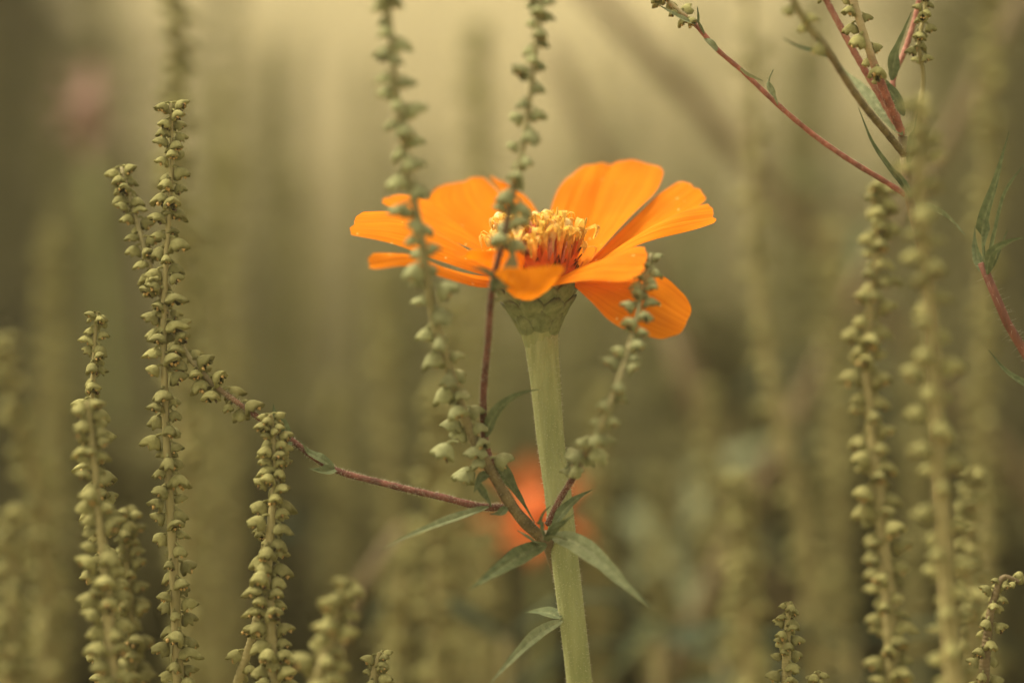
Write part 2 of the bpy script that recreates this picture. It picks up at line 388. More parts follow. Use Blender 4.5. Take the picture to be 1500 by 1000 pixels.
# olive weeds all over
x, y = field(24000, 1.3, 9, lambda g, y: g.uniform(-1, 1, len(y))*(.35+.55*y), 3)
strips('meadow_weeds', x, y, 0, rng.uniform(.22, .56, len(x))*np.clip(.62+.16*y, .6, 1), .007, .28, olive, 4, label='olive green weeds filling the meadow behind the flower', cat='weeds')
# undergrowth, coloured dark to stand for the shade between the stalks
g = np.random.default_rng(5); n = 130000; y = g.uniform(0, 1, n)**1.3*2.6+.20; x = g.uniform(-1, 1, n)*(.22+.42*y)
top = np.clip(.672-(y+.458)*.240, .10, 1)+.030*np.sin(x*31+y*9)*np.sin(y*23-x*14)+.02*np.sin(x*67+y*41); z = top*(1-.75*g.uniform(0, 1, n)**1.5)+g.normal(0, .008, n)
leaves_cloud('undergrowth', np.stack([x, y, z], 1), .03, dark, 6, label='leafy undergrowth coloured dark for the shade low between the stalks', cat='undergrowth')

# thin mist that lies over the whole meadow
def haze():
    V = [(x, y, z) for z in (-1.0, 2.4) for y in (-170, 170) for x in (-170, 170)]
    F = [(0, 2, 3, 1), (4, 5, 7, 6), (0, 1, 5, 4), (2, 6, 7, 3), (0, 4, 6, 2), (1, 3, 7, 5)]
    m = bpy.data.materials.new('haze'); m.use_nodes = True; N = m.node_tree.nodes; N.clear()
    v = N.new('ShaderNodeVolumePrincipled'); v.inputs['Color'].default_value = (.97, .87, .56, 1); v.inputs['Density'].default_value = HAZE; v.inputs['Anisotropy'].default_value = .2
    u = N.new('ShaderNodeOutputMaterial'); m.node_tree.links.new(v.outputs[0], u.inputs['Volume'])
    o = mesh_obj('haze', make_mesh('haze', V, F, (m,), smooth=False)); tag(o, 'thin warm mist lying over the whole meadow', 'haze', kind='stuff')
HAZE = 0.042
haze()

# bushes added to shade the scene and darken both sides
def shade_bush(x, y, h, r, seed, label):
    b = empty('shade_bush', (x, y, 0)); tag(b, label, 'shade_bush', 'bushes added to darken the meadow sides'); g = np.random.default_rng(seed)
    V = []; F = []
    P = []
    for k in range(9):
        a = g.uniform(0, 6.28); e = np.array([x+math.cos(a)*r*g.uniform(.2, .8), y+math.sin(a)*r*g.uniform(.2, .8), h*g.uniform(.6, 1)])
        C = spline([[x, y, 0], [x+(e[0]-x)*.35, y+(e[1]-y)*.35, e[2]*.5], e], 10); v, f = tube(C, np.linspace(.008, .002, 10), 6); bb = len(V); V += list(v); F += [tuple(bb+q for q in ff) for ff in f]
        m_ = 650; t = g.uniform(.25, 1, m_); idx = (t*9).astype(int); P.append(C[idx]+g.normal(0, 1, (m_, 3))*np.array([r*.28, r*.28, h*.12]))
    mesh_obj('stems', make_mesh('stems', V, F, (M['twig_brown'],)), b)
    P = np.vstack(P); P[:, 2] = np.clip(P[:, 2], .02, None)
    o = leaves_cloud('foliage', P, .045, bushm, seed+1, parent=b)
for k, (x, y, h, r) in enumerate([(-.37, 1.15, .80, .15), (-.52, 1.8, .95, .24), (-.80, 2.9, 1.1, .34), (-1.2, 4.4, 1.3, .45), (-.45, .55, .9, .2), (.37, 1.1, .80, .15), (.50, 1.75, .95, .24), (.80, 2.8, 1.1, .34), (1.2, 4.3, 1.3, .45), (.46, .5, .9, .2)]):
    shade_bush(x, y, h, r, 60+k*3, 'added dark leafy shrub blurred, darkening the side of the meadow')

# ------------------------------------------------------------------ the orange zinnia
Z = empty('zinnia', at(848, 1000, 3)); Z.location = (at(868, 1000, 3).x, at(868, 1000, 3).y, 0)
tag(Z, 'sharp orange zinnia with yellow florets on a thick pale green stem', 'flower')
zb = Vector(Z.location)
p1000 = at(849, 1000, 3)
ZP = [at(791, 478, 0), at(794, 510, 0), at(800, 570, 0), at(806, 640, 0), at(817, 720, 0), at(829, 830, 0), at(840, 920, 1), p1000, p1000+Vector((.004, .002, -.12)), Vector((zb.x+.006, zb.y+.004, .25)), Vector((zb.x, zb.y, -.01))]
ZC = spline(ZP, 140)
zl = np.r_[0, np.cumsum(np.linalg.norm(np.diff(ZC, axis=0), axis=1))]
zr = np.interp(zl, [0, .004, .010, .02, .05, .5, .7], [.0029, .0026, .00232, .00218, .00208, .0020, .0024])*(1+.015*np.sin(np.arange(140)*.9))
V, F = tube(ZC, zr, 44, .022, 13); mesh_obj('stem', make_mesh('stem', V, F, (M['zstem'],)), Z)
V, F = hairs(ZC[:40], zr[:40], 9000, .00055, .00005, 3); o = mesh_obj('stem_hairs', make_mesh('stem_hairs', V, F, (M['hair'],)), Z); o['kind'] = 'stuff'

AX = (Vector(at(786, 405, 0))-Vector(at(791, 490, 0))).normalized()
def ring_frame():
    u = Vector((1, 0, 0)); u = (u-AX*u.dot(AX)).normalized(); v = AX.cross(u); return u, v      # u right, v away from camera
UU, VV = ring_frame()
CB = Vector(at(791, 495, 0))         # calyx bottom
def cyl(r, a, h, base=CB): return base+UU*(r*math.cos(a))+VV*(r*math.sin(a))+AX*h
# calyx cup
prof = [(.0018, -.003), (.0025, -.0014), (.00285, 0), (.00315, .0014), (.0040, .0032), (.0050, .0052), (.0057, .0070), (.0060, .0080), (.0052, .0084), (.001, .0084)]
V = []; F = []; ns = 36
for r, h in prof:
    for j in range(ns): V.append(cyl(r, 2*math.pi*j/ns, h))
for i in range(len(prof)-1):
    for j in range(ns): q = (j+1) % ns; F.append((i*ns+j, i*ns+q, (i+1)*ns+q, (i+1)*ns+j))
cup = mesh_obj('calyx', make_mesh('calyx', V, F, (M['zstem'],)), Z)
def bract(a, h0, h1, lift, dk, wd, seed):
    g = random.Random(seed); V = []; F = []; T = []; nu, nv = 9, 8
    for i in range(nu+1):
        t = i/nu; ww = wd*(math.sqrt(max(0, 1-max(0, (t-.35)/.66)**2.6)))*(.35+.65*min(1, t*2.4))
        for j in range(nv+1):
            x = 2*j/nv-1; hh = h0+(h1-h0)*t; base = np.interp(hh, [p[1] for p in prof[:8]], [p[0] for p in prof[:8]])
            rr = base-.00022+.00034*min(1,t*2.5)+.00075*lift*t*t*t*(1-.7*x*x)+.0002*(1-x*x)*math.sin(math.pi*t)
            V.append(cyl(rr, a+x*ww/rr, hh+.0002*g.uniform(-1, 1)*t)); T.append(min(1, max(0, (max(t, .0)-.72)/.28))*.75*dk + (.55*dk if abs(x) > .8 and t > .4 else 0)+g.uniform(0, .12))
    for i in range(nu):
        for j in range(nv): p = i*(nv+1)+j; F.append((p, p+1, p+nv+2, p+nv+1))
    o = mesh_obj('bract', make_mesh('bract', V, F, (M['bract'],), vcol=[min(1, q) for q in T]), cup)
    md = o.modifiers.new('thick', 'SOLIDIFY'); md.thickness = .00022; md.offset = -1
for k in range(8): bract(2*math.pi*(k+.2)/8, .0042, .0086+.0003*(k % 2), 1.5, 1, .0028, k)
for k in range(8): bract(2*math.pi*(k+.7)/8, .0018, .0062+.0003*(k % 3), 1.2, 1, .0024, 20+k)
for k in range(7): bract(2*math.pi*(k+.35)/7, -.0004+.0003*(k % 3), .0039+.0004*(k % 2), .25, .6, .0018, 40+k)

# petals: two edge curves each, from the base to the tip, (px, py, mm)
PET = [
 ('a', [(800,400,8),(803,350,12),(808,302,17),(824,266,20),(848,246,22)], [(835,400,7),(862,350,12),(890,305,17),(905,270,20),(898,243,23)], .8, .5),
 ('b', [(825,402,5),(845,352,9),(866,305,14),(880,270,18),(898,243,21)], [(852,398,2),(885,360,5),(930,312,9),(962,276,13),(972,251,16)], -.9, 2.4),
 ('c', [(845,402,3),(890,358,7),(940,308,10),(966,282,13),(992,267,15)], [(858,402,1),(900,372,3),(950,343,6),(1005,316,8),(1033,292,10)], -.8, 1.3),
 ('d', [(853,405,0),(905,368,2),(960,330,4),(1005,310,6),(1036,301,7)], [(862,404,-4),(905,374,-4),(960,351,-3),(1010,336,-1),(1047,326,0)], 1.0, .6),
 ('e', [(835,400,-2),(862,387,-4),(900,373,-7),(925,364,-9),(944,364,-11)], [(802,420,-7),(840,414,-10),(880,411,-13),(915,409,-16),(936,402,-17)], .9, .9),
 ('f', [(842,412,-2),(880,409,-4),(930,402,-6),(972,405,-7),(1003,430,-8)], [(842,420,-5),(870,446,-8),(893,469,-10),(922,486,-11),(962,497,-11)], 1.0, 3.0),
 ('g', [(745,415,-6),(730,408,-12),(724,402,-18),(728,394,-22),(742,389,-24)], [(795,425,-7),(805,421,-12),(818,407,-18),(826,394,-22),(814,388,-24)], -3.0, .3),
 ('h', [(740,408,-5),(712,387,-9),(688,375,-12),(670,369,-14),(664,372,-16)], [(768,397,-5),(767,375,-9),(744,366,-12),(712,364,-14),(690,365,-16)], -2.2, .4),
 ('i', [(745,405,-3),(700,403,-6),(650,391,-9),(600,375,-12),(548,372,-15)], [(735,420,-5),(700,421,-9),(650,408,-13),(600,388,-15),(548,394,-17)], .7, 1.1),
 ('j', [(745,400,0),(690,370,1),(630,335,2),(580,313,2),(532,309,0)], [(735,410,-4),(690,398,-7),(640,380,-8),(580,357,-8),(514,347,-8)], 1.5, .8),
 ('k', [(755,392,6),(700,350,10),(650,310,14),(612,286,17),(585,282,18)], [(748,398,3),(700,368,6),(640,343,9),(590,316,12),(560,300,14)], .6, .8),
 ('l', [(762,392,7),(715,362,11),(660,325,15),(626,294,19),(640,274,22)], [(785,388,8),(765,345,13),(745,305,18),(728,278,21),(708,262,23)], -.9, 1.2),
 ('m', [(785,388,9),(765,340,14),(742,295,19),(724,268,22),(716,257,23)], [(808,390,9),(802,350,13),(790,315,16),(775,292,19),(748,272,21)], .6, .5),
]
def petal(idx, Lp, Rp, bulge, tip):
    nu, nv = 26, 22; g = random.Random(idx); L = spline([at(*p) for p in Lp], nu+1); Q = spline([at(*p) for p in Rp], nu+1)
    mid = (L+Q)/2; T, _, _ = frames(mid); V = []; F = []; ph = g.uniform(0, 6)
    for i in range(nu+1):
        t = i/nu; s = Q[i]-L[i]; wl = np.linalg.norm(s); nrm = np.cross(s/wl, T[i]); nrm /= np.linalg.norm(nrm)
        if nrm[2] < 0 : nrm = -nrm
        bl = bulge/1000*math.sin(math.pi*min(1, .12+t*.8))
        for j in range(nv+1):
            x = j/nv; a = 4*x*(1-x)
            rib = .00005*math.cos(x*2*math.pi*5+ph)*math.sin(math.pi*min(1, t+.08))
            rib += .00016*math.exp(-((x-.36)/.05)**2)*(-1)*(1-t*.6)+.00016*math.exp(-((x-.66)/.05)**2)*(-1)*(1-t*.6)
            wav = .00035*math.sin(t*7+x*4+ph)*t
            tt = max(0, (t-.55)/.45)
            notch = -.0005*math.exp(-((x-.5-.1*math.sin(ph))/.09)**2)*tt**3
            V.append(L[i]*(1-x)+Q[i]*x+nrm*(bl*a+rib+wav)+T[i]*((tip/1000)*(a**.75)*tt**2+notch+.00012*math.sin(x*23+ph)*tt**4))
    for i in range(nu):
        for j in range(nv): p = i*(nv+1)+j; F.append((p, p+1, p+nv+2, p+nv+1))
    me = make_mesh('petal', V, F, (M['petal'],)); uv = me.attributes.new('leafuv', 'FLOAT_VECTOR', 'POINT')
    uv.data.foreach_set('vector', [q for i in range(nu+1) for j in range(nv+1) for q in (j/nv+idx*3.7, i/nu, idx)])
    o = mesh_obj('petal', me, Z)
    md = o.modifiers.new('smooth', 'SUBSURF'); md.levels = 1; md.render_levels = 1
    return o
for k, (_, Lp, Rp, b, t) in enumerate(PET): petal(k, Lp, Rp, b, t)

# disc with its florets
DB = Vector(at(785, 412, 0))
def dcyl(r, a, h): return DB+UU*(r*math.cos(a))+VV*(r*math.sin(a))+AX*h
prof2 = [(.0056, -.0008), (.0058, .0008), (.0055, .003), (.0050, .0055), (.0040, .0072), (.0024, .0082), (.0006, .0086)]
V = []; F = []
for r, h in prof2:
    for j in range(32): V.append(dcyl(r, 2*math.pi*j/32, h))
for i in range(len(prof2)-1):
    for j in range(32): q = (j+1) % 32; F.append((i*32+j, i*32+q, (i+1)*32+q, (i+1)*32+j))
F.append(tuple(range((len(prof2)-1)*32, len(prof2)*32)))
disc = mesh_obj('disc', make_mesh('disc', V, F, (M['disc'],)), Z)

def floret_mesh(seed, open_=1.0):
    """tubular floret along +Z, five curling lobes"""
    g = random.Random(seed); V = []; F = []; T = []; ns = 10; Ln = .0050
    for k, (t, r) in enumerate(((0, .00028), (.3, .00036), (.6, .00048), (.85, .00062), (1, .00072))):
        for j in range(ns):
            a = 2*math.pi*j/ns; V.append((r*math.cos(a), r*math.sin(a), Ln*t)); T.append(max(0, (t-.45)/.55))
    for k in range(4):
        for j in range(ns): q = (j+1) % ns; F.append((k*ns+j, k*ns+q, k*ns+ns+q, k*ns+ns+j))
    for l in range(5):
        a = 2*math.pi*(l+.5)/5+g.uniform(-.15, .15); ca, sa = math.cos(a), math.sin(a); ll = .0023*g.uniform(.75, 1.25)*open_; b = len(V)
        for k in range(6):
            t = k/5; rr = .00068+ll*.75*math.sin(t*1.9); z = Ln+ll*(.55*math.sin(t*math.pi*.9)-.55*t*t)*g.uniform(.8, 1.1); w_ = .00050*math.sqrt(max(.02, 1-t*t*.9))
            for x in (-1, 0, 1): V.append((rr*ca-x*w_*sa, rr*sa+x*w_*ca, z+.00008*abs(x))); T.append(.8+.2*t)
        for k in range(5):
            for x in range(2): p = b+k*3+x; F.append((p, p+1, p+4, p+3))
    # stamen column
    b = len(V)
    for k, (t, r) in enumerate(((.9, .0002), (1.15, .00024), (1.3, .00012))):
        for j in range(5): a = 2*math.pi*j/5; V.append((r*math.cos(a), r*math.sin(a), Ln*t)); T.append(1)
    for k in range(2):
        for j in range(5): q = (j+1) % 5; F.append((b+k*5+j, b+k*5+q, b+k*5+5+q, b+k*5+5+j))
    return make_mesh('disc_floret', V, F, (M['floret'],), vcol=[min(1, q) for q in T])
def bud_mesh(seed):
    V = []; F = []; ns = 15; P = [(0, .00035), (.0030, .00045), (.0036, .00075), (.0043, .00098), (.0050, .00100), (.0056, .00075), (.0060, .00035), (.0061, .00005)]
    for k, (z, r) in enumerate(P):
        for j in range(ns): a = 2*math.pi*j/ns; rr = r*(1+.10*math.cos(5*a)*(1 if z > .0031 else 0)); V.append((rr*math.cos(a), rr*math.sin(a), z))
    for k in range(len(P)-1):
        for j in range(ns): q = (j+1) % ns; F.append((k*ns+j, k*ns+q, k*ns+ns+q, k*ns+ns+j))
    return make_mesh('floret_bud', V, F, (M['bud'],))
def scale_mesh(seed, m, ln=.0055, wd=.0005, tipdark=True):
    g = random.Random(seed); V = []; F = []; T = []
    for k in range(7):
        t = k/6; w_ = wd*(1-t**2.2)*(.8+.4*math.sin(t*3))+.00004
        for x in (-1, 0, 1): V.append((x*w_, -.0002*(1-abs(x))+.0006*t*t, ln*t)); T.append(min(1, max(0, (t-.55)/.3)) if tipdark else (t if wd < .00046 and ln > .005 else 0))
    for k in range(6):
        for x in range(2): p = k*3+x; F.append((p, p+1, p+4, p+3))
    return make_mesh('scale', V, F, (m,), vcol=T)
FL = [floret_mesh(i, g_) for i, g_ in enumerate((1.0, 1.15, .8, 1.05, .6))]; BU = [bud_mesh(0)]
CH = [scale_mesh(0, M['chaff'], .0030, .00055), scale_mesh(1, M['chaff'], .0036, .00045, False), scale_mesh(2, M['chaff'], .0026, .0006)]; PK = [scale_mesh(9, M['pinkscale'], .0052, .00045, False)]
def put(name, me, a, r, h, out, sc=1.0, spin=0.0, side=0.0, parent=None):
    z = (AX*math.cos(out)+(UU*math.cos(a)+VV*math.sin(a))*math.sin(out)+(-UU*math.sin(a)+VV*math.cos(a))*side).normalized()
    q = z.to_track_quat('Z', 'Y'); 
    o = bpy.data.objects.new(name, me); COL.objects.link(o); o.parent = parent or disc
    rad_ = (UU*math.cos(a)+VV*math.sin(a)); y = (rad_-z*rad_.dot(z)).normalized(); x = y.cross(z)
    m = Matrix(((x.x, y.x, z.x), (x.y, y.y, z.y), (x.z, y.z, z.z))).to_4x4() @ Matrix.Rotation(spin, 4, 'Z')
    o.matrix_basis = Matrix.Translation(dcyl(r, a, h)) @ m @ Matrix.Scale(sc, 4); return o
g = random.Random(5)
for k in range(21):
    a = 2*math.pi*(k+g.uniform(-.4, .4))/21
    put('disc_floret', FL[g.randrange(5)], a, .0052+.0006*g.random(), .0002+.0024*g.random(), R(g.uniform(4, 30)), g.uniform(.9, 1.25), g.uniform(0, 6), g.uniform(-.1, .1))
for k in range(17):
    a = 2*math.pi*(k+g.uniform(-.3, .3))/17
    put('disc_floret', FL[g.randrange(5)], a, .0040, .0042+.0008*g.random(), R(g.uniform(2, 16)), g.uniform(.85, 1.1), g.uniform(0, 6), g.uniform(-.12, .12))
for k in range(34):
    a = 2*math.pi*k*.381966; r = .0038*math.sqrt((k+.5)/34)
    put('scale', PK[0], a, r, .0058-.10*r, R(r*3800), g.uniform(.75, 1.0), 0, g.uniform(-.1, .1))
for k in range(78):
    a = 2*math.pi*(k+g.uniform(-.4, .4))/78
    put('scale', CH[k % 3], a, .0057+.0007*g.random(), -.0004+.0034*g.random()**1.5, R(g.uniform(4, 26)), g.uniform(.7, 1.2), 0, g.uniform(-.35, .35))
for k in range(40):
    a = 2*math.pi*(k+g.uniform(-.4, .4))/40
    put('scale', PK[0], a, .0054, .0006+.001*g.random(), R(g.uniform(-2, 8)), g.uniform(.9, 1.2), 0, g.uniform(-.1, .1))
for (px, py) in ((790, 304), (815, 326), (762, 337), (728, 322), (733, 300), (838, 318), (808, 300)):
    # buds sit where the florets have not opened yet
    dx = (px-785)*PX; a = math.acos(max(-1, min(1, dx/.0062))); a = -a if py > 312 else a
    put('floret_bud', BU[0], a, .0049, .0026+(330-py)*PX*.35+(.0012 if py < 312 else .0), R(8), 1.12, g.uniform(0, 6))

# ------------------------------------------------------------------ ragweed with branches in front of the zinnia
A = at
base = A(856, 1000, 16); gb = Vector((base.x+.02, base.y+.02, 0))
RP = empty('ragweed_plant', gb); tag(RP, 'branching ragweed with dark red twigs and grey-green leaves crossing in front of the orange flower', 'weed')
node = A(806, 800, 1)
C = spline([A(800, 784, -2.5), A(812, 822, 4.5), A(832, 868, 9), A(846, 920, 13), base, base+Vector((.012, .01, -.2)), gb], 60)
V, F = tube(C, np.linspace(.0011, .0026, 60), 12); mesh_obj('stem', make_mesh('stem', V, F, (M['twig_brown'],)), RP)
def branch(pts, r0, r1, f0, f1, m, seed, hair=0, hm=None, sp=.0016, size=1.0, n=70):
    o, C, rad = spike(RP, [A(*p) for p in pts], r0, r1, f0, f1, sp, size, seed, True, m, hm, 'branch', n, 10)
    if hair:
        k0 = int(n*f1*.9); V, F = hairs(C[k0:], rad[k0:], hair*3, .0005, .000028, seed, .5); h = mesh_obj('branch_hairs', make_mesh('branch_hairs', V, F, (M['hair'],)), o); h['kind'] = 'stuff'
    return o, C
G = HEADS_G
b1, _ = branch([(566, -60, -33), (572, 40, -32), (582, 150, -30), (600, 260, -27), (618, 350, -24), (632, 450, -19), (655, 530, -14), (682, 615, -9), (720, 690, -6), (755, 748, -4), (806, 800, 0)], .00035, .00098, 0, .83, 'to_brown', 11, 160, G, .0018, 1.12)
b2, _ = branch([(796, -60, -24), (789, 40, -24), (778, 130, -23), (765, 220, -22), (748, 300, -21), (736, 355, -20), (722, 415, -17), (715, 500, -12), (708, 590, -8), (710, 640, -6), (722, 690, -6)], .0004, .00058, 0, .53, 'to_red', 12, 500, G, .00165, 1.05)
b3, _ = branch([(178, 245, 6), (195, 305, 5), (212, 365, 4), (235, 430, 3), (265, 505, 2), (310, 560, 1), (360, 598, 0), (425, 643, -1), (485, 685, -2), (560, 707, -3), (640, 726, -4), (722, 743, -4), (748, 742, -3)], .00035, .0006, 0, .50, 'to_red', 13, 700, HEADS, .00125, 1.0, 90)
b4, _ = branch([(954, 372, -12), (940, 430, -14), (926, 490, -17), (908, 550, -21), (882, 620, -22), (855, 668, -14), (838, 702, -6), (818, 735, -4), (802, 768, -3)], .0003, .00052, 0, .78, 'to_red', 14, 300, G, .0016, .9)
# joints with bud scales
leaf(RP, [(712, 640, -8), (718, 618, -9), (738, 592, -9), (762, 577, -8), (788, 570, -7)], .0012, R(70), .3, 'leaf')
leaf(RP, [(722, 668, -5), (738, 695, -3), (760, 728, -3), (784, 765, -4)], .0017, R(55), .2, 'leaf')
leaf(RP, [(716, 742, -5), (680, 754, -8), (640, 768, -11), (600, 784, -13), (560, 803, -15)], .00085, R(35), .5, 'leaf_pale')
leaf(RP, [(800, 796, -3), (772, 808, -7), (742, 826, -11), (712, 846, -14), (686, 864, -17)], .0019, R(40), .15, 'leaf')
leaf(RP, [(806, 784, -5), (838, 792, -9), (872, 814, -13), (912, 852, -16), (956, 893, -18)], .0019, R(-55), .2, 'leaf_pale')
leaf(RP, [(806, 782, -4), (822, 752, -5), (842, 732, -5), (869, 716, -4)], .0013, R(-40), .2, 'leaf')
leaf(RP, [(800, 790, -6), (792, 770, -8), (796, 752, -8), (806, 740, -7)], .0010, R(60), .3, 'leaf')
leaf(RP, [(800, 792, -6), (812, 774, -8), (830, 762, -9), (842, 752, -9)], .0009, R(60), .3, 'leaf')
leaf(RP, [(796, 790, -6), (816, 786, -8), (834, 790, -8)], .0007, R(20), .3, 'leaf_pale')
leaf(RP, [(720, 742, -5), (708, 722, -7), (700, 705, -7), (712, 690, -6)], .0009, R(60), .3, 'leaf')
leaf(RP, [(716, 692, -6), (702, 702, -8), (694, 722, -9)], .0009, R(50), .3, 'leaf')
leaf(RP, [(742, 742, -5), (732, 752, -6), (718, 752, -7)], .0008, R(30), .3, 'leaf')
leaf(RP, [(790, 798, -4), (775, 788, -6), (758, 776, -6)], .0007, R(30), .3, 'leaf_pale')
leaf(RP, [(490, 686, -3), (474, 690, -5), (452, 686, -6)], .0012, R(40), .4, 'leaf')
leaf(RP, [(490, 686, -3), (470, 672, -3), (450, 660, -2), (440, 643, -2)], .0010, R(30), .4, 'leaf')
leaf(RP, [(424, 640, -1), (414, 622, -1), (404, 608, -1), (400, 590, -1)], .0010, R(60), .3, 'leaf')
leaf(RP, [(424, 642, -1), (416, 654, -2), (404, 656, -3)], .0011, R(30), .4, 'leaf')
leaf(RP, [(722, 420, -18), (742, 408, -20), (752, 378, -21), (756, 352, -21)], .0018, R(70), .3, 'leaf_pale')
leaf(RP, [(720, 428, -17), (722, 408, -19), (708, 396, -20), (690, 392, -21)], .0010, R(50), .3, 'leaf')
leaf(RP, [(722, 440, -16), (735, 440, -15), (752, 436, -15), (772, 438, -15)], .0011, R(40), .3, 'leaf_pale')
leaf(RP, [(838, 700, -7), (830, 688, -9), (836, 674, -9)], .0008, R(50), .3, 'leaf_pale')
for (x, y, d, s) in ((700, 683, -7, 1.2), (712, 652, -9, 1.15), (668, 648, -11, 1.2), (692, 690, -8, .9)):
    h = bpy.data.objects.new('flower_head', G[int(rng.integers(len(G)))]); COL.objects.link(h); h.parent = b1; h.matrix_basis = Matrix.Translation(A(x, y, d)) @ Matrix.Rotation(R(180), 4, 'Z') @ Matrix.Scale(s, 4)
# lower leaves of the zinnia stem
for pts, hw, ro, m in (([(824, 908, -2), (790, 926, -6), (752, 962, -10), (715, 1004, -13)], .0011, R(45), 'leaf_pale'), ([(822, 905, -1), (800, 896, 3), (768, 896, 8)], .0013, R(30), 'leaf')):
    leaf(Z, pts, hw, ro, .3, m)

# ------------------------------------------------------------------ single ragweed stalks
def weed(label, pts, r0=.0004, r1=.0009, f1=None, sp=.00125, size=1.0, seed=1, single=True, m='stalk', group=None, lean=(.0, .01), n=70):
    P = [A(*p) for p in pts]; e = P[-1]; k = len(P)
    gx = Vector((e.x+lean[0], e.y+lean[1], 0))
    L = sum((P[i+1]-P[i]).length for i in range(k-1)); Lt = L+(e-gx).length
    P += [e*.65+gx*.35+Vector((lean[0]*-.2, 0, 0)), gx]
    r = empty('ragweed', gx); tag(r, label, 'weed', group)
    sd_ = P[-2]-P[-3]
    return spike(r, P, r0, r1*1.7, 0, (f1 if f1 else 1.05)*L/Lt, sp, size, seed, single, m, None, 'stalk', 160, 9, L*1.02), r
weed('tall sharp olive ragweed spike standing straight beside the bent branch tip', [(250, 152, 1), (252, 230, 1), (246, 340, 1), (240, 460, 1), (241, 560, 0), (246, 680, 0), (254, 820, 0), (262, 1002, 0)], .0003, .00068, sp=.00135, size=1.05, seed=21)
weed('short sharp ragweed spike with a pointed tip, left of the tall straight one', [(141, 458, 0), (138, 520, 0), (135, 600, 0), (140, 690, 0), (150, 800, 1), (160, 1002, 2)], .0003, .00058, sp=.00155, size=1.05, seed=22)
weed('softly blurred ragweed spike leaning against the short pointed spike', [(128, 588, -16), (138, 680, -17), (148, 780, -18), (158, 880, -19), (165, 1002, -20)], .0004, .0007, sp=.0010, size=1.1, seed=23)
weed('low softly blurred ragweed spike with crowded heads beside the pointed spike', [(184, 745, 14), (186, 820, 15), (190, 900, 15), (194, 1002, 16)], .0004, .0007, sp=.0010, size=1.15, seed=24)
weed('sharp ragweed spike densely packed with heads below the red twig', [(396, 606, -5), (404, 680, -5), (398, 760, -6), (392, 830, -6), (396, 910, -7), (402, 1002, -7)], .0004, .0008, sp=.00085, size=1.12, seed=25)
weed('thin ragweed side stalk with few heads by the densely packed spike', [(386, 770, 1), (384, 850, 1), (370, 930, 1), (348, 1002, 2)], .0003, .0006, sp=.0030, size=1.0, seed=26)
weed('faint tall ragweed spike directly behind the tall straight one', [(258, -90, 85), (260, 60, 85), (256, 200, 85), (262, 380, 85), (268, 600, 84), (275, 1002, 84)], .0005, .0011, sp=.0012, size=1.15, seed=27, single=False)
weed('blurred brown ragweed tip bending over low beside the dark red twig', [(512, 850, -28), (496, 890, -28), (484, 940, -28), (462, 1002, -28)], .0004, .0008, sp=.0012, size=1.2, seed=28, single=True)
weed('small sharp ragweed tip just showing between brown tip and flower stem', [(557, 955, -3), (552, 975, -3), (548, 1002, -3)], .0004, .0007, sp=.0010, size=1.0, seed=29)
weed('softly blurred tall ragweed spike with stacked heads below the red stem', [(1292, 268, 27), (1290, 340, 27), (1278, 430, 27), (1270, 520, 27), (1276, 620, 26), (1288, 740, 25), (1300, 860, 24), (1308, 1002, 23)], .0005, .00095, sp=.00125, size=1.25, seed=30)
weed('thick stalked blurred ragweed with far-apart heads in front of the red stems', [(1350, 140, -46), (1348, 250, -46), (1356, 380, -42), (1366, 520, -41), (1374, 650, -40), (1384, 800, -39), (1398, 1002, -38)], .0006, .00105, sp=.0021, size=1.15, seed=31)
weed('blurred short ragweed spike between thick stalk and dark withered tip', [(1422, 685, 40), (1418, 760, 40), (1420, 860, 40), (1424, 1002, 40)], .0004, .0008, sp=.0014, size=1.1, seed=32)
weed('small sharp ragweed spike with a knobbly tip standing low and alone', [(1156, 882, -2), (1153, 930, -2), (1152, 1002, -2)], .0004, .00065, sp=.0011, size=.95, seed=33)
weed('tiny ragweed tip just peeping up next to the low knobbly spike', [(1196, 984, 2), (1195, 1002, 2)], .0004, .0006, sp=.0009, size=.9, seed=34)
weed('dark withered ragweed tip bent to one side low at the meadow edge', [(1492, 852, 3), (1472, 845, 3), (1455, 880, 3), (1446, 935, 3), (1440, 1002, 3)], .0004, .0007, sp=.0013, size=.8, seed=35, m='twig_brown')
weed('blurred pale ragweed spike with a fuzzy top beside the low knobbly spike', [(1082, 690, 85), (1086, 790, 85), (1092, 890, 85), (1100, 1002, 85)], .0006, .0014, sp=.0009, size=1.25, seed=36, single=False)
bl = 'blurred pale ragweed stalk standing well behind the orange flower'; gr = 'ragweed stalks behind the flower'
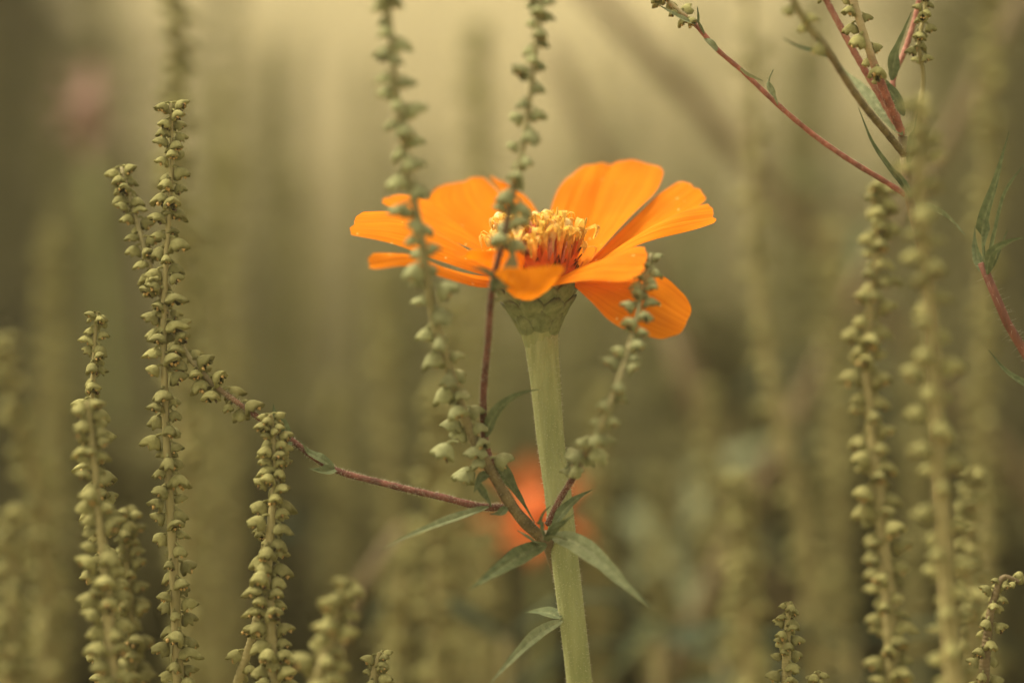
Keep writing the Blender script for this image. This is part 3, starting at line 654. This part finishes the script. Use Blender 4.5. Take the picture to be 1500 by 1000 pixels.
BACK = [
 ([(700, 30, 110), (698, 160, 110), (704, 300, 110), (700, 500, 110), (695, 1002, 110)], .0012, 1.2), ([(562, 390, 95), (566, 600, 95), (572, 800, 95), (575, 1002, 95)], .002, 1.1),
 ([(640, 560, 55), (636, 700, 55), (640, 850, 55), (640, 1002, 55)], .0011, 1.2), ([(1094, -60, 75), (1100, 150, 75), (1106, 350, 75), (1130, 560, 75), (1176, 760, 75), (1192, 1002, 75)], .004, 1.1),
 ([(20, 740, 40), (18, 850, 40), (16, 1002, 40)], .0011, 1.2), ([(2, 490, 50), (20, 590, 50), (50, 690, 52), (66, 800, 54), (70, 1002, 54)], .0012, 1.2), ([(285, 350, 90), (290, 500, 90), (292, 700, 90), (300, 1002, 90)], .0014, 1.2),
 ([(720, 780, 80), (716, 880, 80), (715, 1002, 80)], .0011, 1.2), ([(880, 560, 85), (876, 700, 85), (872, 850, 85), (876, 1002, 85)], .0012, 1.2), ([(1450, -60, 70), (1448, 80, 70), (1446, 260, 72), (1440, 600, 74), (1440, 1002, 74)], .0013, 1.1),
 ([(492, 560, 130), (496, 700, 130), (498, 1002, 130)], .0013, 1.2), ([(1240, 420, 120), (1236, 700, 120), (1232, 1002, 120)], .0016, 1.2), ([(600, 760, 60), (590, 880, 60), (588, 1002, 60)], .001, 1.2),
 ([(440, 240, 190), (446, 600, 190), (450, 1002, 190)], .0014, 1.2), ([(1010, 330, 210), (1008, 700, 210), (1000, 1002, 210)], .0015, 1.2), ([(380, 60, 240), (376, 500, 240), (372, 1002, 240)], .0014, 1.2), ([(860, 60, 260), (866, 500, 260), (860, 1002, 260)], .0014, 1.2), ([(90, 300, 180), (96, 600, 180), (92, 1002, 180)], .0014, 1.2), ([(960, 690, 100), (966, 850, 100), (968, 1002, 100)], .0013, 1.2), ([(1350, 480, 100), (1340, 800, 100), (1336, 1002, 100)], .0013, 1.2), ([(70, 330, 90), (76, 600, 90), (80, 1002, 90)], .0014, 1.2), ([(330, 120, 120), (334, 500, 120), (338, 1002, 120)], .0016, 1.2), ([(1215, 330, 85), (1222, 640, 85), (1226, 1002, 85)], .0018, 1.2), ([(1040, 560, 95), (1044, 800, 95), (1048, 1002, 95)], .0015, 1.2), ([(660, 440, 70), (662, 700, 70), (668, 1002, 70)], .0015, 1.2), ([(540, 80, 220), (536, 500, 220), (530, 1002, 220)], .0014, 1.2), ([(1180, 200, 230), (1176, 600, 230), (1180, 1002, 230)], .0014, 1.2)]
BL = ['blurred ragweed stalk rising behind the flower between the two front spikes', 'smooth pale blurred stalk with few heads rising below the outstretched narrow petal', 'blurred ragweed spike behind the lower heads of the front spike, over the red-orange flower', 'tall thick pale blurred stalk rising past the petals that point to the red stems', 'low blurred ragweed spike at the dark meadow edge beyond the pointed spike', 'leaning blurred ragweed spike at the dark meadow edge, taller than its low neighbour',
 'blurred ragweed spike between the tall straight spike and the densely packed one', 'low blurred ragweed spike below the red-orange flower', 'blurred ragweed spike just beyond the pale green stem under the drooping petal', 'tall blurred ragweed stalk behind the hairy red stem and its narrow leaves', 'blurred ragweed spike above the middle of the long red twig', 'blurred ragweed spike before the stacked-head spike, standing farther back', 'low blurred ragweed spike under the slender leaf of the red twig']
for k, (p, sp_, sz) in enumerate(BACK): weed(BL[k] if k < len(BL) else bl, [(a, b, c_*(1.5 if c_ < 80 else 1.65)) for a, b, c_ in p], .0005, .0013, sp=sp_, size=sz, seed=100+k, single=False, group=gr)

# many more stalks farther back: six kinds, copied with their parts
M['head_far'] = mat('ragweed_head_dry', (.17, .165, .065), (.29, .27, .12), 500, .85, .3, 0, island=.25, spec=.08)
M['stalk_far'] = mat('ragweed_stalk_dry', (.20, .18, .08), (.31, .27, .135), 250, .8, 0, 0)
FAR = []
for k in range(6):
    g = np.random.default_rng(700+k); n = 40; zz = np.linspace(.7, 0, n); ph = g.uniform(0, 6); C = np.stack([.012*np.sin(zz*7+ph)*(zz/.7)**2-.012*math.sin(ph)*0, .012*np.cos(zz*6+ph)*(zz/.7)**2, zz], 1)
    rad = np.linspace(.0006, .0022, n); V, F = tube(C, rad, 7); sm = make_mesh('stalk', V, F, (M['stalk_far'],))
    V = []; F = []; b = 0
    for q in head_mats(C, rad, 0, g.uniform(.3, .55), .0019, 1.6, g):
        v, f, mi = RAW[int(g.integers(4))]; A_ = np.array(q); f = f[:84]; V.append(v@A_[:3, :3].T+A_[:3, 3]); F += [tuple(b+x for x in y) for y in f]; b += len(v)
    hm = make_mesh('flower_heads', np.vstack(V), F, (M['head_far'],)); FAR.append((sm, hm, C[0]))
g = np.random.default_rng(77)
for k in range(84):
    mm = 240+700*g.uniform(); px = 750+g.normal(0, 420) if k % 2 else -100+1700*(k+g.uniform(-.5, .5))/84; e_ = 1-min(1, abs(px-740)/420)
    py = g.uniform(-160+430*e_, 760)
    T = at(px, py, mm); sm, hm, tp = FAR[int(g.integers(6))]; sc = T.z/.7
    r = empty('ragweed', (T.x-tp[0], T.y-tp[1], 0)); r.scale = (1, 1, sc); r.rotation_euler = (g.normal(0, .02), g.normal(0, .03), 0)
    tag(r, 'faint pale ragweed stalk dissolved in the blur far behind the flower', 'weed', 'ragweed stalks dissolved in the far blur')
    o = bpy.data.objects.new('stalk', sm); COL.objects.link(o); o.parent = r
    h = bpy.data.objects.new('flower_heads', hm); COL.objects.link(h); h.parent = o; h['kind'] = 'stuff'

# dead brown stems leaning across the background
def dead(label, pts, r0, r1, m='twig_brown'):
    P = [A(*p) for p in pts]; e = P[-1]; d = (P[-1]-P[-2]).normalized(); q = e+d*(e.z/max(.35, -d.z))*.98 if d.z < 0 else e
    q = Vector((q.x, q.y, 0)); r = empty('dead_stem', q); tag(r, label, 'stem'); C = spline(P+[q], 40); V, F = tube(C, np.linspace(r0, r1, 40)*(1+.08*np.sin(np.arange(40)*1.1)), 9); o = mesh_obj('stalk', make_mesh('stalk', V, F, (M[m],)), r)
    n = 40; g = np.random.default_rng(int(abs(pts[0][0])))
    for k in range(3):
        i = 4+k*5; t = C[i]; lv = leaf_mesh('leaf', [t, t+np.array([g.normal(0, .01), g.normal(0, .01), .012]), t+np.array([g.normal(0, .02), g.normal(0, .02), .016])], .0015, .3, .3, 'leaf'); mesh_obj('leaf', lv, r)
dead('blurred brown stem slanting down behind the highest petal', [(840, -40, 200), (960, 85, 200), (1090, 225, 200), (1180, 330, 201)], .0024, .0032)
dead('short blurred reddish stem slanting above the yellow florets', [(800, 60, 230), (840, 140, 230), (870, 210, 230), (910, 300, 230)], .0016, .0024)
dead('long dark blurred stem slanting down behind the red stems', [(1500, -20, 150), (1390, 200, 150), (1310, 320, 150), (1190, 560, 150)], .0018, .0026)
dead('blurred purplish stem slanting down behind the drooping petal', [(980, 480, 170), (1025, 610, 170), (1075, 740, 170), (1140, 870, 170)], .0018, .0026)
dead('blurred brown stem slanting low beside the bent brown tip', [(590, 770, 110), (545, 830, 110), (505, 900, 110), (490, 950, 110)], .0012, .0018, 'twig_brown')

# ------------------------------------------------------------------ ragweed with red stems
b0 = A(1345, 330, 4); gb = Vector((b0.x+.01, b0.y+.03, 0))
RR = empty('ragweed_plant', gb); tag(RR, 'ragweed with pinkish red stems and narrow dark leaves fanning up from one joint', 'weed')
C = spline([A(1322, 200, 4), A(1330, 285, 4), b0, A(1368, 600, 14), A(1390, 1000, 24), gb], 60); V, F = tube(C, np.linspace(.0008, .0024, 60), 10); mesh_obj('stem', make_mesh('stem', V, F, (M['twig_brown'],)), RR)
def rb(pts, r0, r1, f0, f1, m, seed, sp=.002, hair=0, size=1.0):
    o, C, rad = spike(RR, [A(*p) for p in pts], r0, r1, f0, f1, sp, size, seed, True, m, None, 'branch', 60, 9)
    if hair:
        V, F = hairs(C, rad, hair*3, .0004, .000028, seed, .5); h = mesh_obj('branch_hairs', make_mesh('branch_hairs', V, F, (M['hair'],)), o); h['kind'] = 'stuff'
rb([(962, -14, 1), (990, 12, 1), (1020, 38, 1), (1050, 72, 1), (1085, 102, 2), (1140, 154, 2), (1195, 200, 3), (1250, 238, 3), (1300, 268, 4), (1334, 290, 4)], .00036, .00046, 0, .14, 'to_pink', 51, .0022, 300)
rb([(1150, -30, -24), (1168, 10, -22), (1210, 72, -17), (1262, 150, -10), (1300, 196, -3), (1324, 226, 2)], .0006, .0006, 0, .3, 'to_brown', 52, .0045, 120)
rb([(1238, -40, -4), (1250, 0, -4), (1272, 70, -3), (1298, 140, -1), (1320, 192, 3)], .0006, .0007, 0, .62, 'to_pink', 53, .0026, 150, 1.05)
rb([(1205, -10, 4), (1222, 22, 4), (1248, 70, 4), (1272, 112, 4), (1296, 152, 4), (1322, 198, 4)], .0005, .0006, 0, .02, 'twig_pink', 54, .003, 300)
rb([(1352, -30, 8), (1342, 20, 8), (1326, 72, 7), (1308, 118, 5), (1318, 190, 4)], .0004, .0005, 0, .03, 'twig_pink', 55, .002, 100)
rb([(1358, -20, 4), (1354, 20, 4), (1346, 60, 4), (1352, 110, 6), (1340, 200, 5)], .0003, .0004, 0, .5, 'stalk', 56, .0016, 0, .8)
for pts, hw, ro, m in (
 ([(1334, 288, 3), (1305, 250, 2), (1278, 210, 1), (1258, 158, 0)], .0007, R(50), 'leaf'), ([(1336, 288, 3), (1320, 262, 2), (1302, 240, 1)], .0010, R(40), 'leaf'),
 ([(1306, 118, 4), (1312, 80, 3), (1324, 48, 3), (1334, 18, 3)], .0013, R(60), 'leaf'), ([(1324, 170, 2), (1306, 135, 2), (1290, 115, 2), (1284, 95, 2)], .0012, R(50), 'leaf'),
 ([(1322, 198, 2), (1290, 160, 6), (1258, 125, 10), (1226, 95, 14)], .0014, R(40), 'leaf_pale'), ([(1215, 85, -8), (1195, 78, -10), (1172, 70, -14), (1148, 56, -18)], .0009, R(40), 'leaf'),
 ([(1140, 154, 1), (1132, 138, 0), (1126, 122, 0), (1132, 102, 0)], .0007, R(50), 'leaf_pale'), ([(1020, 36, 0), (1000, 28, -2), (982, 18, -3), (964, 6, -4)], .0008, R(40), 'leaf_pale'), ([(1032, 50, 0), (1024, 36, -1), (1022, 10, -2)], .0007, R(50), 'leaf'), ([(1050, 75, 0), (1040, 62, 0), (1030, 56, 1)], .0008, R(40), 'leaf_pale'), ([(1085, 102, 1), (1098, 112, -2), (1118, 118, -4)], .0012, R(40), 'leaf_pale'), ([(1330, 240, 2), (1338, 200, 0), (1344, 160, 0)], .0010, R(50), 'leaf'), ([(1345, 300, 2), (1390, 320, -4), (1415, 345, -8)], .0018, R(40), 'leaf_pale')):
    leaf(RR, pts, hw, ro, .3, m, seed=int(pts[0][0]))

# hairy red stem at the meadow edge with narrow leaves
b0 = A(1520, 560, 2); gb = Vector((b0.x+.05, b0.y+.02, 0))
RE = empty('ragweed_plant', gb); tag(RE, 'ragweed with a thick hairy dark red stem ending in narrow dark green leaves', 'weed')
C = spline([A(1438, 385, -1), A(1446, 412, -1), A(1466, 455, 0), A(1500, 516, 1), A(1545, 590, 3), A(1600, 700, 5), gb], 60); rad = np.linspace(.0007, .0026, 60)
V, F = tube(C, rad, 12); st = mesh_obj('stem', make_mesh('stem', V, F, (M['twig_red'],)), RE)
V, F = hairs(C[:20], rad[:20], 700, .0015, .000028, 5, .3); o = mesh_obj('stem_hairs', make_mesh('stem_hairs', V, F, (M['hair'],)), RE); o['kind'] = 'stuff'
for pts, hw, ro in (([(1442, 400, -1), (1440, 330, -3), (1458, 270, -4), (1478, 192, -5)], .0014, R(60)), ([(1445, 400, -1), (1458, 340, -1), (1474, 280, -1), (1503, 236, -1)], .0011, R(60)), ([(1446, 402, -2), (1452, 372, -4), (1474, 356, -6), (1506, 346, -8)], .0010, R(40)), ([(1446, 404, -1), (1458, 385, -1), (1470, 350, 0), (1476, 336, 0)], .0008, R(50)), ([(1446, 404, -1), (1430, 370, 2), (1428, 330, 3)], .0010, R(50))):
    leaf(RE, pts, hw, ro, .3, 'leaf', seed=int(pts[1][1]))
leaf(RE, [(1530, 580, 1), (1500, 562, 0), (1474, 544, 0), (1448, 512, 0)], .0008, R(40), .3, 'leaf')

# ------------------------------------------------------------------ blurred red-orange zinnia behind, and a pink blossom far back
def small_flower(name, label, px, py, mm, rad_, n, m, tilt, discm, h=None):
    c = A(px, py, mm); r = empty(name, (c.x, c.y+.02, 0)); tag(r, label, 'flower')
    C = spline([c, c+Vector((.002, .006, -.04)), Vector((c.x, c.y+.02, 0))], 24); V, F = tube(C, np.linspace(.0014, .0024, 24), 10); mesh_obj('stem', make_mesh('stem', V, F, (M['zstem'],)), r)
    ax = Vector((0, -math.sin(tilt), math.cos(tilt))); u = Vector((1, 0, 0)); v = ax.cross(u); g = random.Random(int(px))
    for k in range(n):
        a = 2*math.pi*k/n+g.uniform(-.12, .12); d = u*math.cos(a)+v*math.sin(a); e = g.uniform(-.1, .5); L_ = rad_*g.uniform(.85, 1.1)
        pts = [c+d*rad_*.15, c+d*L_*.5+ax*L_*e*.5, c+d*L_*.85+ax*L_*e*.6, c+d*L_+ax*L_*e*.45]
        me = leaf_mesh('petal', pts, rad_*.24, 0, .1, m, 10, 4); mesh_obj('petal', me, r)
    V = []; F = []
    for i, (rr, hh) in enumerate(((.3, -.1), (.32, .1), (.22, .28), (.05, .34))):
        for j in range(14): aa = 2*math.pi*j/14; V.append(c+(u*math.cos(aa)+v*math.sin(aa))*rad_*rr+ax*rad_*hh)
    for i in range(3):
        for j in range(14): q = (j+1) % 14; F.append((i*14+j, i*14+q, i*14+14+q, i*14+14+j))
    mesh_obj('disc', make_mesh('disc', V, F, (M[discm],)), r)
M['petal_pink'] = mat('petal_pink', (.32, .19, .155), (.40, .25, .21), 100, .6, .3)
small_flower('zinnia', 'blurred red-orange zinnia low behind the pale green stem', 786, 762, 140, .0180, 8, 'petal_red', R(38), 'chaff')
small_flower('cosmos', 'pink blossom blurred far back in the meadow', 126, 160, 210, .013, 8, 'petal_pink', R(70), 'petal_pink')

# broad grey-green weed leaves low behind
def rosette(label, px, py, mm, L_, n, seed, m='leaf_pale', group=None):
    c = A(px, py, mm); r = empty('leafy_weed', (c.x, c.y, 0)); tag(r, label, 'weed', group); g = np.random.default_rng(seed)
    C = spline([c, Vector((c.x+.004, c.y, c.z*.5)), Vector((c.x, c.y, 0))], 20); V, F = tube(C, np.linspace(.001, .0022, 20), 8); mesh_obj('stem', make_mesh('stem', V, F, (M['stalk'],)), r)
    for k in range(n):
        a = 2*math.pi*k/n+g.normal(0, .3); hh = -.012*(k % 4); q = c+Vector((0, 0, hh)); d = Vector((math.cos(a), math.sin(a), 0)); l = L_*g.uniform(.7, 1.15); e = g.uniform(-.1, .5)
        mesh_obj('leaf', leaf_mesh('leaf', [q, q+d*l*.4+Vector((0, 0, l*e*.5)), q+d*l*.75+Vector((0, 0, l*e*.5)), q+d*l+Vector((0, 0, l*(e*.3-.12)))], l*.09, g.normal(0, .3), .25, m, 12, 4, seed=k), r)
gl = 'low weed with long grey-green leaves blurred behind the flower stem'; gg = 'leafy weeds behind the flower'
for k, (px, py, mm, L_, n) in enumerate([(1150, 535, 230, .040, 6), (965, 935, 90, .032, 8), (740, 935, 95, .03, 8), (1060, 965, 115, .034, 8), (1250, 930, 130, .034, 8), (1000, 700, 190, .050, 8), (1130, 880, 210, .04, 7), (470, 790, 260, .04, 6)]):
    rosette(gl, px, py, mm, L_, n, 300+k, 'leaf_pale' if k == 5 else 'leaf_low', gg)
